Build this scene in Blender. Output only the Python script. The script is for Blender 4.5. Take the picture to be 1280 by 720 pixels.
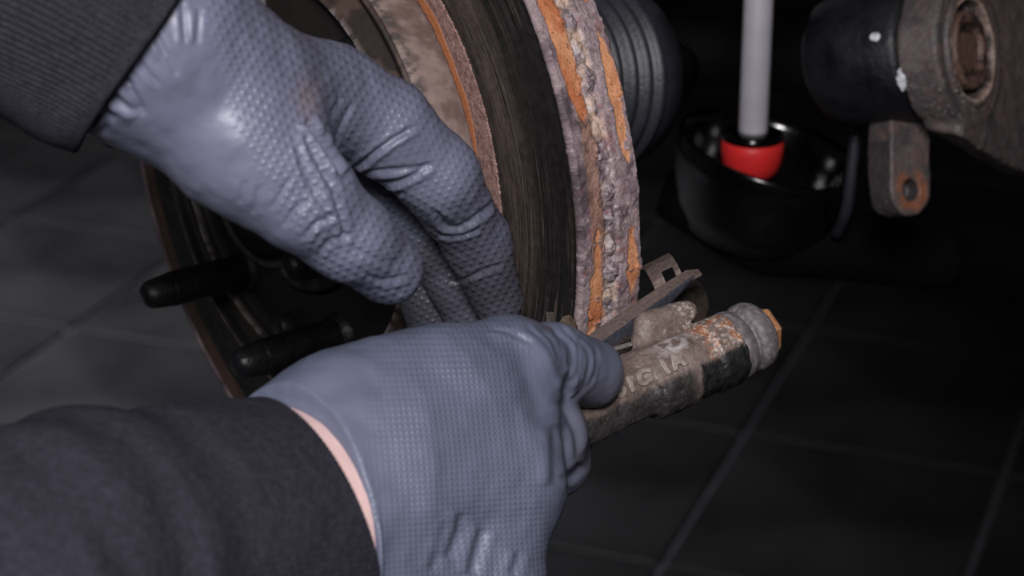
import bpy, math, random
import numpy as np
from mathutils import Vector, Matrix
for o in list(bpy.data.objects): bpy.data.objects.remove(o)
SC = bpy.context.scene
COL = SC.collection
# ------------------------------------------------------------------ camera
F = 2720.0                      # focal length in pixels of the 1280 wide frame
CAMZ, PITCH = 1.12, math.radians(22)
cam = bpy.data.cameras.new('camera'); co = bpy.data.objects.new('camera', cam); COL.objects.link(co)
co.location = (0, 0, CAMZ); co.rotation_euler = (math.pi/2-PITCH, 0, 0)
cam.sensor_width = 36; cam.lens = F/1280*36; cam.clip_start = .02; cam.clip_end = 50
cam.dof.use_dof = True; cam.dof.focus_distance = .715; cam.dof.aperture_fstop = 15
SC.camera = co
# ------------------------------------------------------------------ world, lights, exposure
w = bpy.data.worlds.new('world'); SC.world = w; w.use_nodes = True
w.node_tree.nodes['Background'].inputs[0].default_value = (.95, .95, 1, 1)
w.node_tree.nodes['Background'].inputs[1].default_value = .022
def light(name, kind, loc, target, power, size, color=(1, 1, 1), size_y=None, spread=None):
    l = bpy.data.lights.new(name, kind); l.energy = power; l.color = color
    if kind == 'AREA':
        l.size = size
        if size_y: l.shape = 'RECTANGLE'; l.size_y = size_y
        if spread: l.spread = math.radians(spread)
    o = bpy.data.objects.new(name, l); COL.objects.link(o); o.location = loc
    o.rotation_euler = (Vector(target)-Vector(loc)).to_track_quat('-Z', 'Y').to_euler()
    return o
light('inspection_lamp', 'AREA', (-.02, -.10, 1.38), (.03, .68, .84), 8.8, .18, (1, .965, .98))
light('workshop_ceiling_lamp', 'AREA', (-1.6, 1.4, 2.9), (-1.25, 2.1, 0), 24, .8, (.97, .97, 1), spread=55)
light('side_work_light', 'AREA', (-.45, -.10, 1.30), (0, .60, .85), 1.5, .35, (.92, .94, 1))
vs = SC.view_settings; vs.view_transform = 'Standard'; vs.look = 'None'; vs.gamma = 1; vs.exposure = 0; vs.use_curve_mapping = False

# ------------------------------------------------------------------ helpers
ca, sa = math.cos(PITCH), math.sin(PITCH)
def c2w(P):
    """camera-frame millimetres (right, up, forward) -> world metres"""
    P = np.asarray(P, float)/1000
    X, Y, Z = P[..., 0], P[..., 1], P[..., 2]
    return np.stack([X, Y*sa+Z*ca, CAMZ+Y*ca-Z*sa], -1)
def C(px, py, d): return np.array([(px-640)/F*d, -(py-360)/F*d, d])
def J(px, py, d, r): return (C(px, py, d), r*d/F)
def dirw(v):
    v = np.asarray(v, float); return np.array([v[0], v[1]*sa+v[2]*ca, v[1]*ca-v[2]*sa])
def tag(o, label=None, cat=None, group=None, kind=None):
    if label: o['label'] = label
    if cat: o['category'] = cat
    if group: o['group'] = group
    if kind: o['kind'] = kind
    return o
def empty(name, loc, label, cat, group=None):
    o = bpy.data.objects.new(name, None); COL.objects.link(o); o.location = loc
    o.empty_display_size = .02
    return tag(o, label, cat, group)
def mesh(name, V, Fc, m, parent=None, col=None, smooth=True, uv=None, local=False, mask=None, face=None):
    """V world coordinates (unless local); parent is an Empty without rotation unless local"""
    me = bpy.data.meshes.new(name)
    V = np.asarray(V, float)
    # orient the faces outwards (signed volume, or a given direction for open sheets)
    cen = V.mean(0)
    if isinstance(Fc, np.ndarray): A, B, Cc, Dd = [V[Fc[:, i]]-cen for i in (0, 1, 2, -1)]
    else: A, B, Cc, Dd = [np.array([V[q[i]] for q in Fc])-cen for i in (0, 1, 2, -1)]
    nn = np.cross(A-Cc, B-Dd if (len(Fc[0]) > 3) else B-A)
    sv = (nn*(A+B+Cc)).sum() if face is None else (nn@np.asarray(face)).sum()
    if sv < 0: Fc = np.ascontiguousarray(Fc[:, ::-1]) if isinstance(Fc, np.ndarray) else [tuple(q)[::-1] for q in Fc]
    if parent is not None and not local: V = V-np.array(world_loc(parent))
    if isinstance(Fc, np.ndarray):
        n, k = Fc.shape
        me.vertices.add(len(V)); me.vertices.foreach_set('co', V.astype(np.float32).ravel())
        me.loops.add(n*k); me.loops.foreach_set('vertex_index', Fc.astype(np.int32).ravel())
        me.polygons.add(n); me.polygons.foreach_set('loop_start', np.arange(0, n*k, k, dtype=np.int32))
        me.update(calc_edges=True)
    else:
        me.from_pydata([tuple(v) for v in V], [], [tuple(f) for f in Fc])
    me.validate()
    if col is not None:
        c = np.ones((len(V), 4), np.float32); c[:, :3] = col
        at = me.attributes.new('Col', 'FLOAT_COLOR', 'POINT'); at.data.foreach_set('color', c.ravel())
    if uv is not None:
        at = me.attributes.new('Lay', 'FLOAT_VECTOR', 'POINT')
        at.data.foreach_set('vector', np.asarray(uv, np.float32).ravel())
    if mask is not None:
        at = me.attributes.new('Mask', 'FLOAT', 'POINT'); at.data.foreach_set('value', np.asarray(mask, np.float32).ravel())
    me.materials.append(m)
    me.polygons.foreach_set('use_smooth', [smooth]*len(me.polygons)); me.update()
    o = bpy.data.objects.new(name, me); COL.objects.link(o)
    if parent is not None: o.parent = parent
    return o
def world_loc(o):
    p = np.array(o.location)
    while o.parent is not None: o = o.parent; p = p+np.array(o.location)
    return p
def sm(a, b, x):
    t = np.clip((x-a)/(b-a), 0, 1); return t*t*(3-2*t)
def lerp(a, b, t): return np.asarray(a)*(1-t)+np.asarray(b)*t
def srgb(r, g, b):
    c = np.array([r, g, b])/255.
    return np.where(c < .04045, c/12.92, ((c+.055)/1.055)**2.4)
# value noise -----------------------------------------------------------------
def _h(i, j, k, s):
    n = (i.astype(np.int64)*374761393+j.astype(np.int64)*668265263+k.astype(np.int64)*2147483647+s*1274126177) & 0xffffffff
    n = ((n ^ (n >> 13))*1274126177) & 0xffffffff
    n = ((n ^ (n >> 16))*2246822519) & 0xffffffff
    return ((n ^ (n >> 15)) & 0xffffff)/float(0xffffff)
def vnoise(P, s=0):
    fl = np.floor(P); fr = P-fl; fr = fr*fr*(3-2*fr); i, j, k = fl[:, 0], fl[:, 1], fl[:, 2]
    out = 0
    for a in (0, 1):
        for b in (0, 1):
            for c in (0, 1):
                wgt = (fr[:, 0] if a else 1-fr[:, 0])*(fr[:, 1] if b else 1-fr[:, 1])*(fr[:, 2] if c else 1-fr[:, 2])
                out = out+wgt*_h(i+a, j+b, k+c, s)
    return out
def fbm(P, o=4, s=0):
    t = 0; a = .5; tot = 0
    for q in range(o):
        t = t+a*vnoise(P*2.0**q+q*17.3, s+q); tot += a; a *= .55
    return t/tot
# signed distance shapes (camera-frame mm) -------------------------------------
def cone(P, A, B):
    (a, ra), (b, rb) = A, B
    d = b-a; L = max(d@d, 1e-9)
    t = np.clip(((P-a)@d)/L, 0, 1)
    return np.linalg.norm(P-a-t[:, None]*d, axis=1)-(ra+(rb-ra)*t)
def chain(P, js, k=0):
    f = cone(P, js[0], js[1])
    for a, b in zip(js[1:-1], js[2:]):
        g = cone(P, a, b); f = smin(f, g, k) if k else np.minimum(f, g)
    return f
def smin(a, b, k):
    h = np.clip(.5+.5*(b-a)/k, 0, 1); return b*(1-h)+a*h-k*h*(1-h)
def smax(a, b, k): return -smin(-a, -b, k)
def cyl(P, a, ax, r, h0, h1, rnd=1.0):
    """capped cylinder along ax from a+h0 ax to a+h1 ax"""
    q = P-a; z = q@ax; rr = np.linalg.norm(q-z[:, None]*ax, axis=1)
    dx = rr-r+rnd; dz = np.abs(z-(h0+h1)/2)-(h1-h0)/2+rnd
    return np.minimum(np.maximum(dx, dz), 0)+np.hypot(np.maximum(dx, 0), np.maximum(dz, 0))-rnd
def box(P, c, R, hs, rnd=1.0):
    q = np.abs((P-c)@R.T)-np.array(hs)+rnd
    return np.linalg.norm(np.maximum(q, 0), axis=1)+np.minimum(q.max(1), 0)-rnd
def nets(f, lo, hi, h, sub=1, iters=3):
    lo = np.array(lo, float); hi = np.array(hi, float)
    n = np.ceil((hi-lo)/h).astype(int)+1
    ax = [lo[i]+h*np.arange(n[i]) for i in range(3)]
    G = np.stack(np.meshgrid(*ax, indexing='ij'), -1).reshape(-1, 3)
    v = np.concatenate([f(G[i:i+400000]) for i in range(0, len(G), 400000)]).reshape(n)
    s = v < 0
    cell = np.zeros(n-1, int); pos = np.zeros((*(n-1), 3)); cnt = np.zeros(n-1)
    X = G.reshape(*n, 3)
    def sl(o, m): return tuple(slice(o[i], o[i]+m[i]-1) for i in range(3))
    for axs in range(3):
        e = [0, 0, 0]; e[axs] = 1
        o1, o2 = [x for x in range(3) if x != axs]
        for b in (0, 1):
            for c in (0, 1):
                st = [0, 0, 0]; st[o1] = b; st[o2] = c
                en = [st[i]+e[i] for i in range(3)]
                va = v[sl(st, n)]; vb = v[sl(en, n)]
                m = (va < 0) != (vb < 0)
                t = np.where(m, va/np.where(va == vb, 1, va-vb), 0)
                p = X[sl(st, n)]+t[..., None]*(X[sl(en, n)]-X[sl(st, n)])
                pos += np.where(m[..., None], p, 0); cnt += m
    act = cnt > 0
    idx = -np.ones(n-1, int); idx[act] = np.arange(act.sum())
    V = pos[act]/cnt[act][:, None]
    Q = []
    for axs in range(3):
        o1, o2 = [(1, 2), (2, 0), (0, 1)][axs]
        a = [slice(None)]*3; b = [slice(None)]*3
        a[axs] = slice(0, -1); b[axs] = slice(1, None)
        sa_, sb_ = s[tuple(a)], s[tuple(b)]
        e = np.argwhere(sa_ != sb_)
        e = e[(e[:, o1] > 0) & (e[:, o2] > 0) & (e[:, o1] < n[o1]-1) & (e[:, o2] < n[o2]-1)]
        d1 = np.zeros(3, int); d1[o1] = 1; d2 = np.zeros(3, int); d2[o2] = 1
        q = np.stack([idx[tuple((e-d1-d2).T)], idx[tuple((e-d2).T)], idx[tuple(e.T)], idx[tuple((e-d1).T)]], 1)
        fl = sb_[tuple(e.T)]
        q[fl] = q[fl][:, ::-1]
        Q.append(q)
    Q = np.concatenate(Q)
    Q = Q[(Q >= 0).all(1)]
    for _ in range(sub):
        V = project(f, V, 1)
        ed = np.sort(np.concatenate([Q[:, [0, 1]], Q[:, [1, 2]], Q[:, [2, 3]], Q[:, [3, 0]]]), 1)
        u, inv = np.unique(ed, axis=0, return_inverse=True); inv = inv.reshape(4, -1)+len(V)
        fc = len(V)+len(u)+np.arange(len(Q))
        V = np.concatenate([V, V[u].mean(1), V[Q].mean(1)])
        Q = np.concatenate([np.stack([Q[:, i], inv[i], fc, inv[i-1]], 1) for i in range(4)])
        # relax
        for _r in range(2):
            acc = np.zeros_like(V); c = np.zeros(len(V))
            cen = V[Q].mean(1)
            for i in range(4):
                for k in range(3): acc[:, k] += np.bincount(Q[:, i], cen[:, k], len(V))
                c += np.bincount(Q[:, i], minlength=len(V))
            V = .4*V+.6*acc/np.maximum(c, 1)[:, None]
    V = project(f, V, iters)
    k = Q[::97]; fn = np.cross(V[k[:, 1]]-V[k[:, 0]], V[k[:, 2]]-V[k[:, 0]])
    if (fn*grad(f, V[k].mean(1))).sum(1).mean() < 0: Q = Q[:, ::-1]     # face outwards
    return V, np.ascontiguousarray(Q)
def grad(f, V, e=.15):
    g = np.stack([f(V+np.eye(3)[i]*e)-f(V-np.eye(3)[i]*e) for i in range(3)], 1)/(2*e)
    return g
def project(f, V, it):
    for _ in range(it):
        g = grad(f, V); n2 = np.maximum((g*g).sum(1), .2)
        V = V-np.clip(f(V)/n2, -1.5, 1.5)[:, None]*g
    return V
def pix(V): return np.stack([640+F*V[:, 0]/V[:, 2], 360-F*V[:, 1]/V[:, 2]], 1)
def crease(V, N, lines):
    """real folds pressed into the front of a surface: (points, half width, depth mm[, ridge])"""
    S = pix(V); out = np.zeros(len(V)); front = sm(.0, .35, -N[:, 2])
    for ln in lines:
        pts, wd, amp = ln[:3]; rg = ln[3] if len(ln) > 3 else .6
        pts = np.array(pts, float)
        # smooth the polyline
        for _ in range(2):
            a = pts[:-1]*.75+pts[1:]*.25; b = pts[:-1]*.25+pts[1:]*.75
            pts = np.vstack([pts[:1], np.stack([a, b], 1).reshape(-1, 2), pts[-1:]])
        lo = pts.min(0)-5*wd; hi = pts.max(0)+5*wd
        sel = np.where(((S > lo) & (S < hi)).all(1))[0]
        if not len(sel): continue
        s = S[sel]; best = np.full(len(sel), 1e9); tt = np.zeros(len(sel)); L = len(pts)-1
        for i in range(L):
            d = pts[i+1]-pts[i]; t = np.clip(((s-pts[i])@d)/max(d@d, 1e-6), 0, 1)
            q = s-pts[i]-t[:, None]*d; dd = np.hypot(*q.T); sg = np.sign(d[0]*q[:, 1]-d[1]*q[:, 0])
            m = dd < np.abs(best); best[m] = (dd*np.where(sg == 0, 1, sg))[m]; tt[m] = (i+t[m])/L
        env = np.clip(np.minimum(tt, 1-tt)*5, 0.0, 1)
        x = best/wd
        prof = -np.exp(-x*x)+rg*np.exp(-((x-1.9)/1.1)**2)+rg*.5*np.exp(-((x+1.9)/1.1)**2)
        out[sel] += amp*env*prof
    return out*front
def tube(path, radii, nth=32, closed_caps=True, wob=None, up=(0, 0, 1), sub=8):
    """swept tube through world points (metres) -> V, quads(list)"""
    P = [Vector(p) for p in path]; pts = []; rr = []
    for i in range(len(P)-1):
        p0 = P[max(i-1, 0)]; p1 = P[i]; p2 = P[i+1]; p3 = P[min(i+2, len(P)-1)]
        for j in range(sub):
            t = j/sub
            pts.append(.5*((2*p1)+(-p0+p2)*t+(2*p0-5*p1+4*p2-p3)*t*t+(-p0+3*p1-3*p2+p3)*t**3))
            rr.append(radii[i]*(1-t)+radii[i+1]*t)
    pts.append(P[-1]); rr.append(radii[-1])
    V = []; Fc = []; n = len(pts); u = None
    for i, p in enumerate(pts):
        d = (pts[min(i+1, n-1)]-pts[max(i-1, 0)]).normalized()
        if u is None: u = d.cross(Vector(up)); u = u.normalized() if u.length > .1 else d.orthogonal().normalized()
        u = (u-d*u.dot(d)).normalized(); v = d.cross(u)
        for k in range(nth):
            a = 2*math.pi*k/nth; r = rr[i]*(1+(wob(i/(n-1), a) if wob else 0))
            V.append(p+(u*math.cos(a)+v*math.sin(a))*r)
    for i in range(n-1):
        for k in range(nth):
            Fc.append((i*nth+k, i*nth+(k+1) % nth, (i+1)*nth+(k+1) % nth, (i+1)*nth+k))
    if closed_caps:
        Fc.append(tuple(range(nth))[::-1]); Fc.append(tuple((n-1)*nth+k for k in range(nth)))
    return np.array([tuple(v) for v in V]), Fc
def lathe(prof, nth=96, a0=0, a1=2*math.pi):
    """profile (radius, height) -> local V, quads around local Z"""
    th = np.linspace(a0, a1, nth, endpoint=False)
    pr = np.array(prof, float)
    V = np.stack([pr[:, None, 0]*np.cos(th), pr[:, None, 0]*np.sin(th), np.repeat(pr[:, 1:2], nth, 1)], -1).reshape(-1, 3)
    i, k = np.meshgrid(np.arange(len(pr)-1), np.arange(nth), indexing='ij'); k2 = (k+1) % nth
    Q = np.stack([i*nth+k, i*nth+k2, (i+1)*nth+k2, (i+1)*nth+k], -1).reshape(-1, 4)
    return V, Q
def frameax(n, up=(0, 1, 0)):
    n = np.array(n, float); n /= np.linalg.norm(n)
    u = np.cross(up, n); u /= np.linalg.norm(u); return n, u, np.cross(n, u)
def place(V, c, n, up=(0, 1, 0)):
    """local lathe coordinates (mm, z = axis) -> camera-frame mm"""
    n, u, v = frameax(n, up); return c+V[:, 0:1]*u+V[:, 1:2]*v+V[:, 2:3]*n

# ------------------------------------------------------------------ materials
def mat(name, color=(.5, .5, .5), rough=.5, metal=0, vc=False, noise=None, bump=None, extra=None, spec=.5, rvar=None, coat=0):
    m = bpy.data.materials.new(name); m.use_nodes = True; nt = m.node_tree; N = nt.nodes; L = nt.links
    b = N['Principled BSDF']; b.inputs['Roughness'].default_value = rough; b.inputs['Metallic'].default_value = metal
    b.inputs['Specular IOR Level'].default_value = spec
    if coat: b.inputs['Coat Weight'].default_value = coat; b.inputs['Coat Roughness'].default_value = .15
    tc = N.new('ShaderNodeTexCoord'); src = None
    if vc:
        a = N.new('ShaderNodeAttribute'); a.attribute_name = 'Col'; src = a.outputs['Color']
    else:
        r = N.new('ShaderNodeRGB'); r.outputs[0].default_value = (*color, 1); src = r.outputs[0]
    if noise:   # (scale, amount, detail)
        n = N.new('ShaderNodeTexNoise'); n.inputs['Scale'].default_value = noise[0]; n.inputs['Detail'].default_value = noise[2] if len(noise) > 2 else 6
        L.new(tc.outputs['Object'], n.inputs['Vector'])
        mr = N.new('ShaderNodeMapRange'); mr.inputs[1].default_value = .3; mr.inputs[2].default_value = .7
        mr.inputs[3].default_value = 1-noise[1]; mr.inputs[4].default_value = 1+noise[1]
        L.new(n.outputs[0], mr.inputs[0])
        mx = N.new('ShaderNodeVectorMath'); mx.operation = 'SCALE'; L.new(src, mx.inputs[0]); L.new(mr.outputs[0], mx.inputs['Scale']); src = mx.outputs[0]
    L.new(src, b.inputs['Base Color'])
    if rvar:
        n = N.new('ShaderNodeTexNoise'); n.inputs['Scale'].default_value = rvar[0]; n.inputs['Detail'].default_value = 5
        L.new(tc.outputs['Object'], n.inputs['Vector'])
        mr = N.new('ShaderNodeMapRange'); mr.inputs[1].default_value = .35; mr.inputs[2].default_value = .65
        mr.inputs[3].default_value = rvar[1]; mr.inputs[4].default_value = rvar[2]
        L.new(n.outputs[0], mr.inputs[0]); L.new(mr.outputs[0], b.inputs['Roughness'])
    if bump:    # list of (scale, distance in m)
        prev = None
        for sc, dist in bump:
            n = N.new('ShaderNodeTexNoise'); n.inputs['Scale'].default_value = sc; n.inputs['Detail'].default_value = 6
            L.new(tc.outputs['Object'], n.inputs['Vector'])
            bp = N.new('ShaderNodeBump'); bp.inputs['Strength'].default_value = 1; bp.inputs['Distance'].default_value = dist
            L.new(n.outputs[0], bp.inputs['Height'])
            if prev: L.new(prev, bp.inputs['Normal'])
            prev = bp.outputs[0]
        L.new(prev, b.inputs['Normal'])
    if extra: extra(nt, b, tc)
    return m
def glove_extra(pitch, dist):
    def f(nt, b, tc):
        N, L = nt.nodes, nt.links
        a = N.new('ShaderNodeAttribute'); a.attribute_name = 'Lay'
        k = N.new('ShaderNodeAttribute'); k.attribute_name = 'Mask'
        def mth(op, x, y=None):
            n = N.new('ShaderNodeMath'); n.operation = op
            for i, q in enumerate((x, y)):
                if q is None: continue
                if isinstance(q, (int, float)): n.inputs[i].default_value = q
                else: L.new(q, n.inputs[i])
            return n.outputs[0]
        sp = N.new('ShaderNodeSeparateXYZ'); L.new(a.outputs['Vector'], sp.inputs[0])
        sx = mth('SINE', mth('MULTIPLY', sp.outputs[0], 2*math.pi/pitch)); sy = mth('SINE', mth('MULTIPLY', sp.outputs[1], 2*math.pi/pitch))
        h = mth('MULTIPLY', mth('MAXIMUM', mth('MULTIPLY', sx, sy), 0), k.outputs['Fac'])
        h2 = mth('POWER', h, 1.3)
        n1 = N.new('ShaderNodeTexNoise'); n1.inputs['Scale'].default_value = 160; n1.inputs['Detail'].default_value = 4
        mp = N.new('ShaderNodeMapping'); mp.inputs['Scale'].default_value = (1, .35, 1); mp.inputs['Rotation'].default_value = (0, .4, .5)
        L.new(tc.outputs['Object'], mp.inputs[0]); L.new(mp.outputs[0], n1.inputs['Vector'])
        b1 = N.new('ShaderNodeBump'); b1.inputs['Distance'].default_value = .0006; b1.inputs['Strength'].default_value = .6; L.new(n1.outputs[0], b1.inputs['Height'])
        b2 = N.new('ShaderNodeBump'); b2.inputs['Distance'].default_value = dist; b2.inputs['Strength'].default_value = 1
        L.new(h2, b2.inputs['Height']); L.new(b1.outputs[0], b2.inputs['Normal']); L.new(b2.outputs[0], b.inputs['Normal'])
    return f
M = {}
M['glove'] = mat('nitrile_glove', vc=True, rough=.42, spec=.45, noise=(60, .10), extra=glove_extra(3.2, .00033))
M['glove_near'] = mat('nitrile_glove_near', vc=True, rough=.45, spec=.42, noise=(60, .10), extra=glove_extra(2.3, .00022))
M['skin'] = mat('skin', (.80, .56, .53), .5, noise=(90, .06), bump=[(300, .0003)])
M['skin'].node_tree.nodes['Principled BSDF'].inputs['Subsurface Weight'].default_value = .15
M['skin'].node_tree.nodes['Principled BSDF'].inputs['Subsurface Radius'].default_value = (.004, .002, .001)
M['knit'] = mat('charcoal_knit', (.026, .025, .033), .95, noise=(900, .35), bump=[(1400, .0004), (90, .0012)], spec=.15)
M['fabric'] = mat('sleeve_fabric', (.026, .025, .034), .95, noise=(500, .25), bump=[(1200, .0003), (40, .003)], spec=.12)
M['rust'] = mat('flaking_rust', vc=True, rough=.75, noise=(1100, .20, 8), bump=[(1500, .00022), (500, .0002)], spec=.4, rvar=(500, .5, .9))
M['cast'] = mat('cast_iron', vc=True, rough=.55, noise=(900, .22, 8), bump=[(1600, .00025), (300, .0003)], spec=.55, rvar=(350, .3, .7))
M['hat'] = mat('hat_iron', vc=True, rough=.65, noise=(300, .12, 8), bump=[(900, .0001), (200, .0002)], spec=.4)
M['oily'] = mat('oily_black_steel', (.012, .012, .014), .38, .3, noise=(200, .4), bump=[(700, .0003)], rvar=(120, .28, .6))
M['hub'] = mat('greasy_hub_steel', vc=True, rough=.5, metal=.2, noise=(180, .4), bump=[(500, .0004)], rvar=(120, .35, .7))
M['rubber'] = mat('black_rubber', (.022, .023, .032), .46, noise=(200, .2), bump=[(600, .0002)])
M['boot'] = mat('dusty_rubber', vc=True, rough=.6, noise=(400, .2), bump=[(900, .0002)])
M['gloss'] = mat('gloss_black_paint', (.0015, .0015, .002), .16, noise=(60, .3), bump=[(30, .0006)], coat=.5)
M['painted'] = mat('worn_black_paint', (.005, .005, .008), .45, noise=(90, .5), bump=[(300, .0005)], rvar=(60, .35, .7))
M['matte_black'] = mat('matte_black_metal', (.003, .003, .0035), .8, spec=.1, noise=(50, .4), bump=[(120, .001)])
M['rod'] = mat('dull_chrome', vc=True, rough=.5, metal=.0, noise=(80, .08))
M['red'] = mat('red_rubber', (.75, .03, .03), .42, noise=(60, .08))
M['clip'] = mat('tarnished_steel', vc=True, rough=.48, metal=.35, noise=(900, .3, 8), bump=[(1200, .0002)], rvar=(500, .35, .65))
M['tile'] = mat('floor_tile', (.017, .017, .019), .55, noise=(6, .35), bump=[(60, .0006)], rvar=(5, .45, .75))
M['grout'] = mat('grout', (.07, .07, .08), .9, noise=(30, .3))
M['wall'] = mat('workshop_wall', (.02, .02, .02), .9, noise=(3, .2))

# ------------------------------------------------------------------ setting: tiled floor and far wall
def boxmesh(sx, sy, z0, z1, bv=0.0):
    b = bv
    V = [(-sx, -sy, z0), (sx, -sy, z0), (sx, sy, z0), (-sx, sy, z0), (-sx, -sy, z1-b), (sx, -sy, z1-b), (sx, sy, z1-b), (-sx, sy, z1-b),
         (-sx+b, -sy+b, z1), (sx-b, -sy+b, z1), (sx-b, sy-b, z1), (-sx+b, sy-b, z1)]
    Fc = [(3, 2, 1, 0), (0, 1, 5, 4), (1, 2, 6, 5), (2, 3, 7, 6), (3, 0, 4, 7), (4, 5, 9, 8), (5, 6, 10, 9), (6, 7, 11, 10), (7, 4, 8, 11), (8, 9, 10, 11)]
    return V, Fc
V, Fc = boxmesh(3.2, 3.2, -.08, -.004)
floor = mesh('floor', np.array(V)+np.array([0, 2.2, 0]), Fc, M['grout'], smooth=False); tag(floor, kind='structure')
# ground coordinates of two tile lines read off the photograph
def ground(px, py):
    d = dirw([(px-640)/F, -(py-360)/F, 1.]); t = -CAMZ/d[2]; return np.array([d[0]*t, d[1]*t])
g0 = ground(852, 687); ga = ground(1240, 594) ; gb = ground(960, 485)
g00 = ground(840, 705)
ex = ga-ground(928, 545); ex /= np.linalg.norm(ex)
ang = math.atan2(ex[1], ex[0]); TS = .335; TX = .303
Rx = np.array([math.cos(ang), math.sin(ang)]); Ry = np.array([-math.sin(ang), math.cos(ang)])
corner = ground(928, 545)
V, Fc = boxmesh(TX/2-.0045, TS/2-.0045, -.004, .002, .0012)
tme = None
for i in range(-14, 14):
    for j in range(-9, 14):
        p = corner+Rx*(i+.5)*TX+Ry*(j+.5)*TS
        if not (-3 < p[0] < 3 and .3 < p[1] < 5.1 and abs(p[0]) < .55*p[1]+1.0): continue
        if tme is None:
            t0 = mesh('tile', V, Fc, M['tile'], smooth=False); tme = t0.data
        else:
            t0 = bpy.data.objects.new('tile', tme); COL.objects.link(t0)
        t0.parent = floor; t0.location = (p[0], p[1], 0); t0.rotation_euler = (0, 0, ang)
V, Fc = boxmesh(3.2, .05, -.004, 3.2)
wb = mesh('wall_back', np.array(V)+np.array([0, 5.35, 0]), Fc, M['wall'], smooth=False); tag(wb, kind='structure')

# ------------------------------------------------------------------ brake disc
DC = np.array([-70.918, 47.332, 830.7]); DN, DU, DV = frameax([-0.77663841, -0.2299244, -0.58648747])
def D(V): return DC+V[:, 0:1]*DU+V[:, 1:2]*DV+V[:, 2:3]*DN
def hub_pt(h, r, a): a = math.radians(a); return DC+DN*h+r*(math.cos(a)*DU+math.sin(a)*DV)
disc = empty('brake_disc', c2w(DC), 'rust-crusted vented brake disc with worn dark friction face', 'brake disc')
def polar(rs, hs, th, disp=None):
    """grid of profile points x angles, local mm"""
    A, B = np.meshgrid(np.arange(len(rs)), th, indexing='ij')
    R = np.asarray(rs)[:, None]+0*B; H = np.asarray(hs)[:, None]+0*B
    return R, H, B
def gridq(n, m, wrap=True):
    i, k = np.meshgrid(np.arange(n-1), np.arange(m if wrap else m-1), indexing='ij'); k2 = (k+1) % m
    return np.stack([i*m+k, i*m+k2, (i+1)*m+k2, (i+1)*m+k], -1).reshape(-1, 4)
def angs(d0, d1, fine, coarse):
    """angles (deg) dense from d0 to d1, coarse round the rest"""
    a = np.arange(d0, d1, fine); b = np.arange(d1, d0+360, coarse); return np.radians(np.concatenate([a, b]))
th = angs(128, 262, .14, 2.0)
# rim: front lip, orange flake bands, clogged vents, back edge
TH = 26.4
prof = [(146.2, -.6), (146.9, .3), (147.8, .7), (148.8, .6), (149.6, 0), (150, -.7)]
s = np.linspace(0, 1, 84)
prof += [(150, -.9-(TH-1.6)*x) for x in s]+[(149.4, -TH), (147, -TH-.2), (130, -TH), (100, -TH), (100, -TH+4)]
pr = np.array(prof)
R, H, B = polar(pr[:, 0], pr[:, 1], th)
a_mm = B*150.; hh = -H
P3 = np.stack([a_mm.ravel()/1., hh.ravel(), 0*hh.ravel()], 1)
def f2(sc, o=4, sd=0, st=(1, 1)): return fbm(np.stack([P3[:, 0]*sc*st[0], P3[:, 1]*sc*st[1], np.full(len(P3), sd*3.7)], 1), o, sd).reshape(R.shape)
n1 = f2(.12, 4, 1); n2 = f2(.5, 4, 2); n3 = f2(2.0, 3, 3); n4 = f2(.06, 3, 4)
adeg = (np.degrees(B)+360) % 360
def bandw(pts): return np.interp(adeg, [p[0] for p in pts], [p[1] for p in pts])
onrim = (pr[:, 0] > 149.2)[:, None] & (hh > -.1)
# front orange band centre/width wander along the rim
c1 = 6.9+2.0*(n4-.5)*2; w1 = bandw([(128, 2), (150, 2.6), (160, 2.2), (166, 2.5), (172, 3.0), (176, 1.8), (181, -2.6), (189, -3), (195, .6), (199, 2.9), (206, 3.3), (212, 2.6), (262, 2)])+1.0+2.6*(f2(.13, 3, 7, (1, 0))-.5)
c2 = 22.6+1.0*(n1-.5)*2; w2 = bandw([(128, 1.5), (162, 1.8), (164, -2.6), (169, 1.0), (174, 2.2), (179, 1.9), (183, 1.0), (186, -2.6), (191, -2), (193, 1.4), (199, 2.2), (203, -1.6), (207, 1.4), (210, -2), (262, 1)])+.7+2.2*(f2(.15, 3, 9, (1, 0))-.5)
e1 = w1-np.abs(hh-c1)+2.8*(n1-.5)+.7*(n2-.5)+2.5*(f2(.25, 3, 51)-.5); e2 = w2-np.abs(hh-c2)+2.0*(n1-.5)+.7*(n2-.5)
blotch = f2(.30, 3, 12)
o1 = sm(0, .22, e1)*sm(.74, .70, blotch)*onrim; o2 = sm(0, .25, e2)*onrim*sm(.66, .6, blotch)
orange = np.maximum(o1, o2)
# vents: lumps in the middle at a steady pitch
pitch = 9.6; ph = (a_mm/pitch); ci = np.round(ph)
rnd = _h(ci.ravel(), 0*ci.ravel(), 0*ci.ravel(), 5).reshape(R.shape); rn2 = _h(ci.ravel(), 0*ci.ravel()+3, 0*ci.ravel(), 8).reshape(R.shape)
cv = 12.6+2.0*(f2(.03, 2, 20, (1, 0))-.5)
dx = (ph-ci)*pitch-1.5*(rnd-.5); dy = hh-cv-1.2*(rn2-.5)
rr = np.hypot(dx/(2.4+2.6*rnd), dy/(1.8+1.4*rn2))+1.1*(n2-.5)+.9*(n1-.5)
lump = sm(1.0, .35, rr)*onrim; pit = sm(1.45, 1.1, rr)*sm(.8, 1.05, rr)*onrim
trough = sm(3.6, 2.4, np.abs(hh-cv)+2*(n2-.5))*onrim
blister = sm(.70, .78, f2(.22, 2, 31))*onrim
lump = lump*sm(.18, .3, rn2)
disp = ((n2-.5)*1.0+(n3-.5)*.45)*(1-.75*orange)-orange*.7-trough*.9*(.6+.8*n1)+lump*1.6-pit*.5+blister*.8+(n1-.5)*1.9
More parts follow.
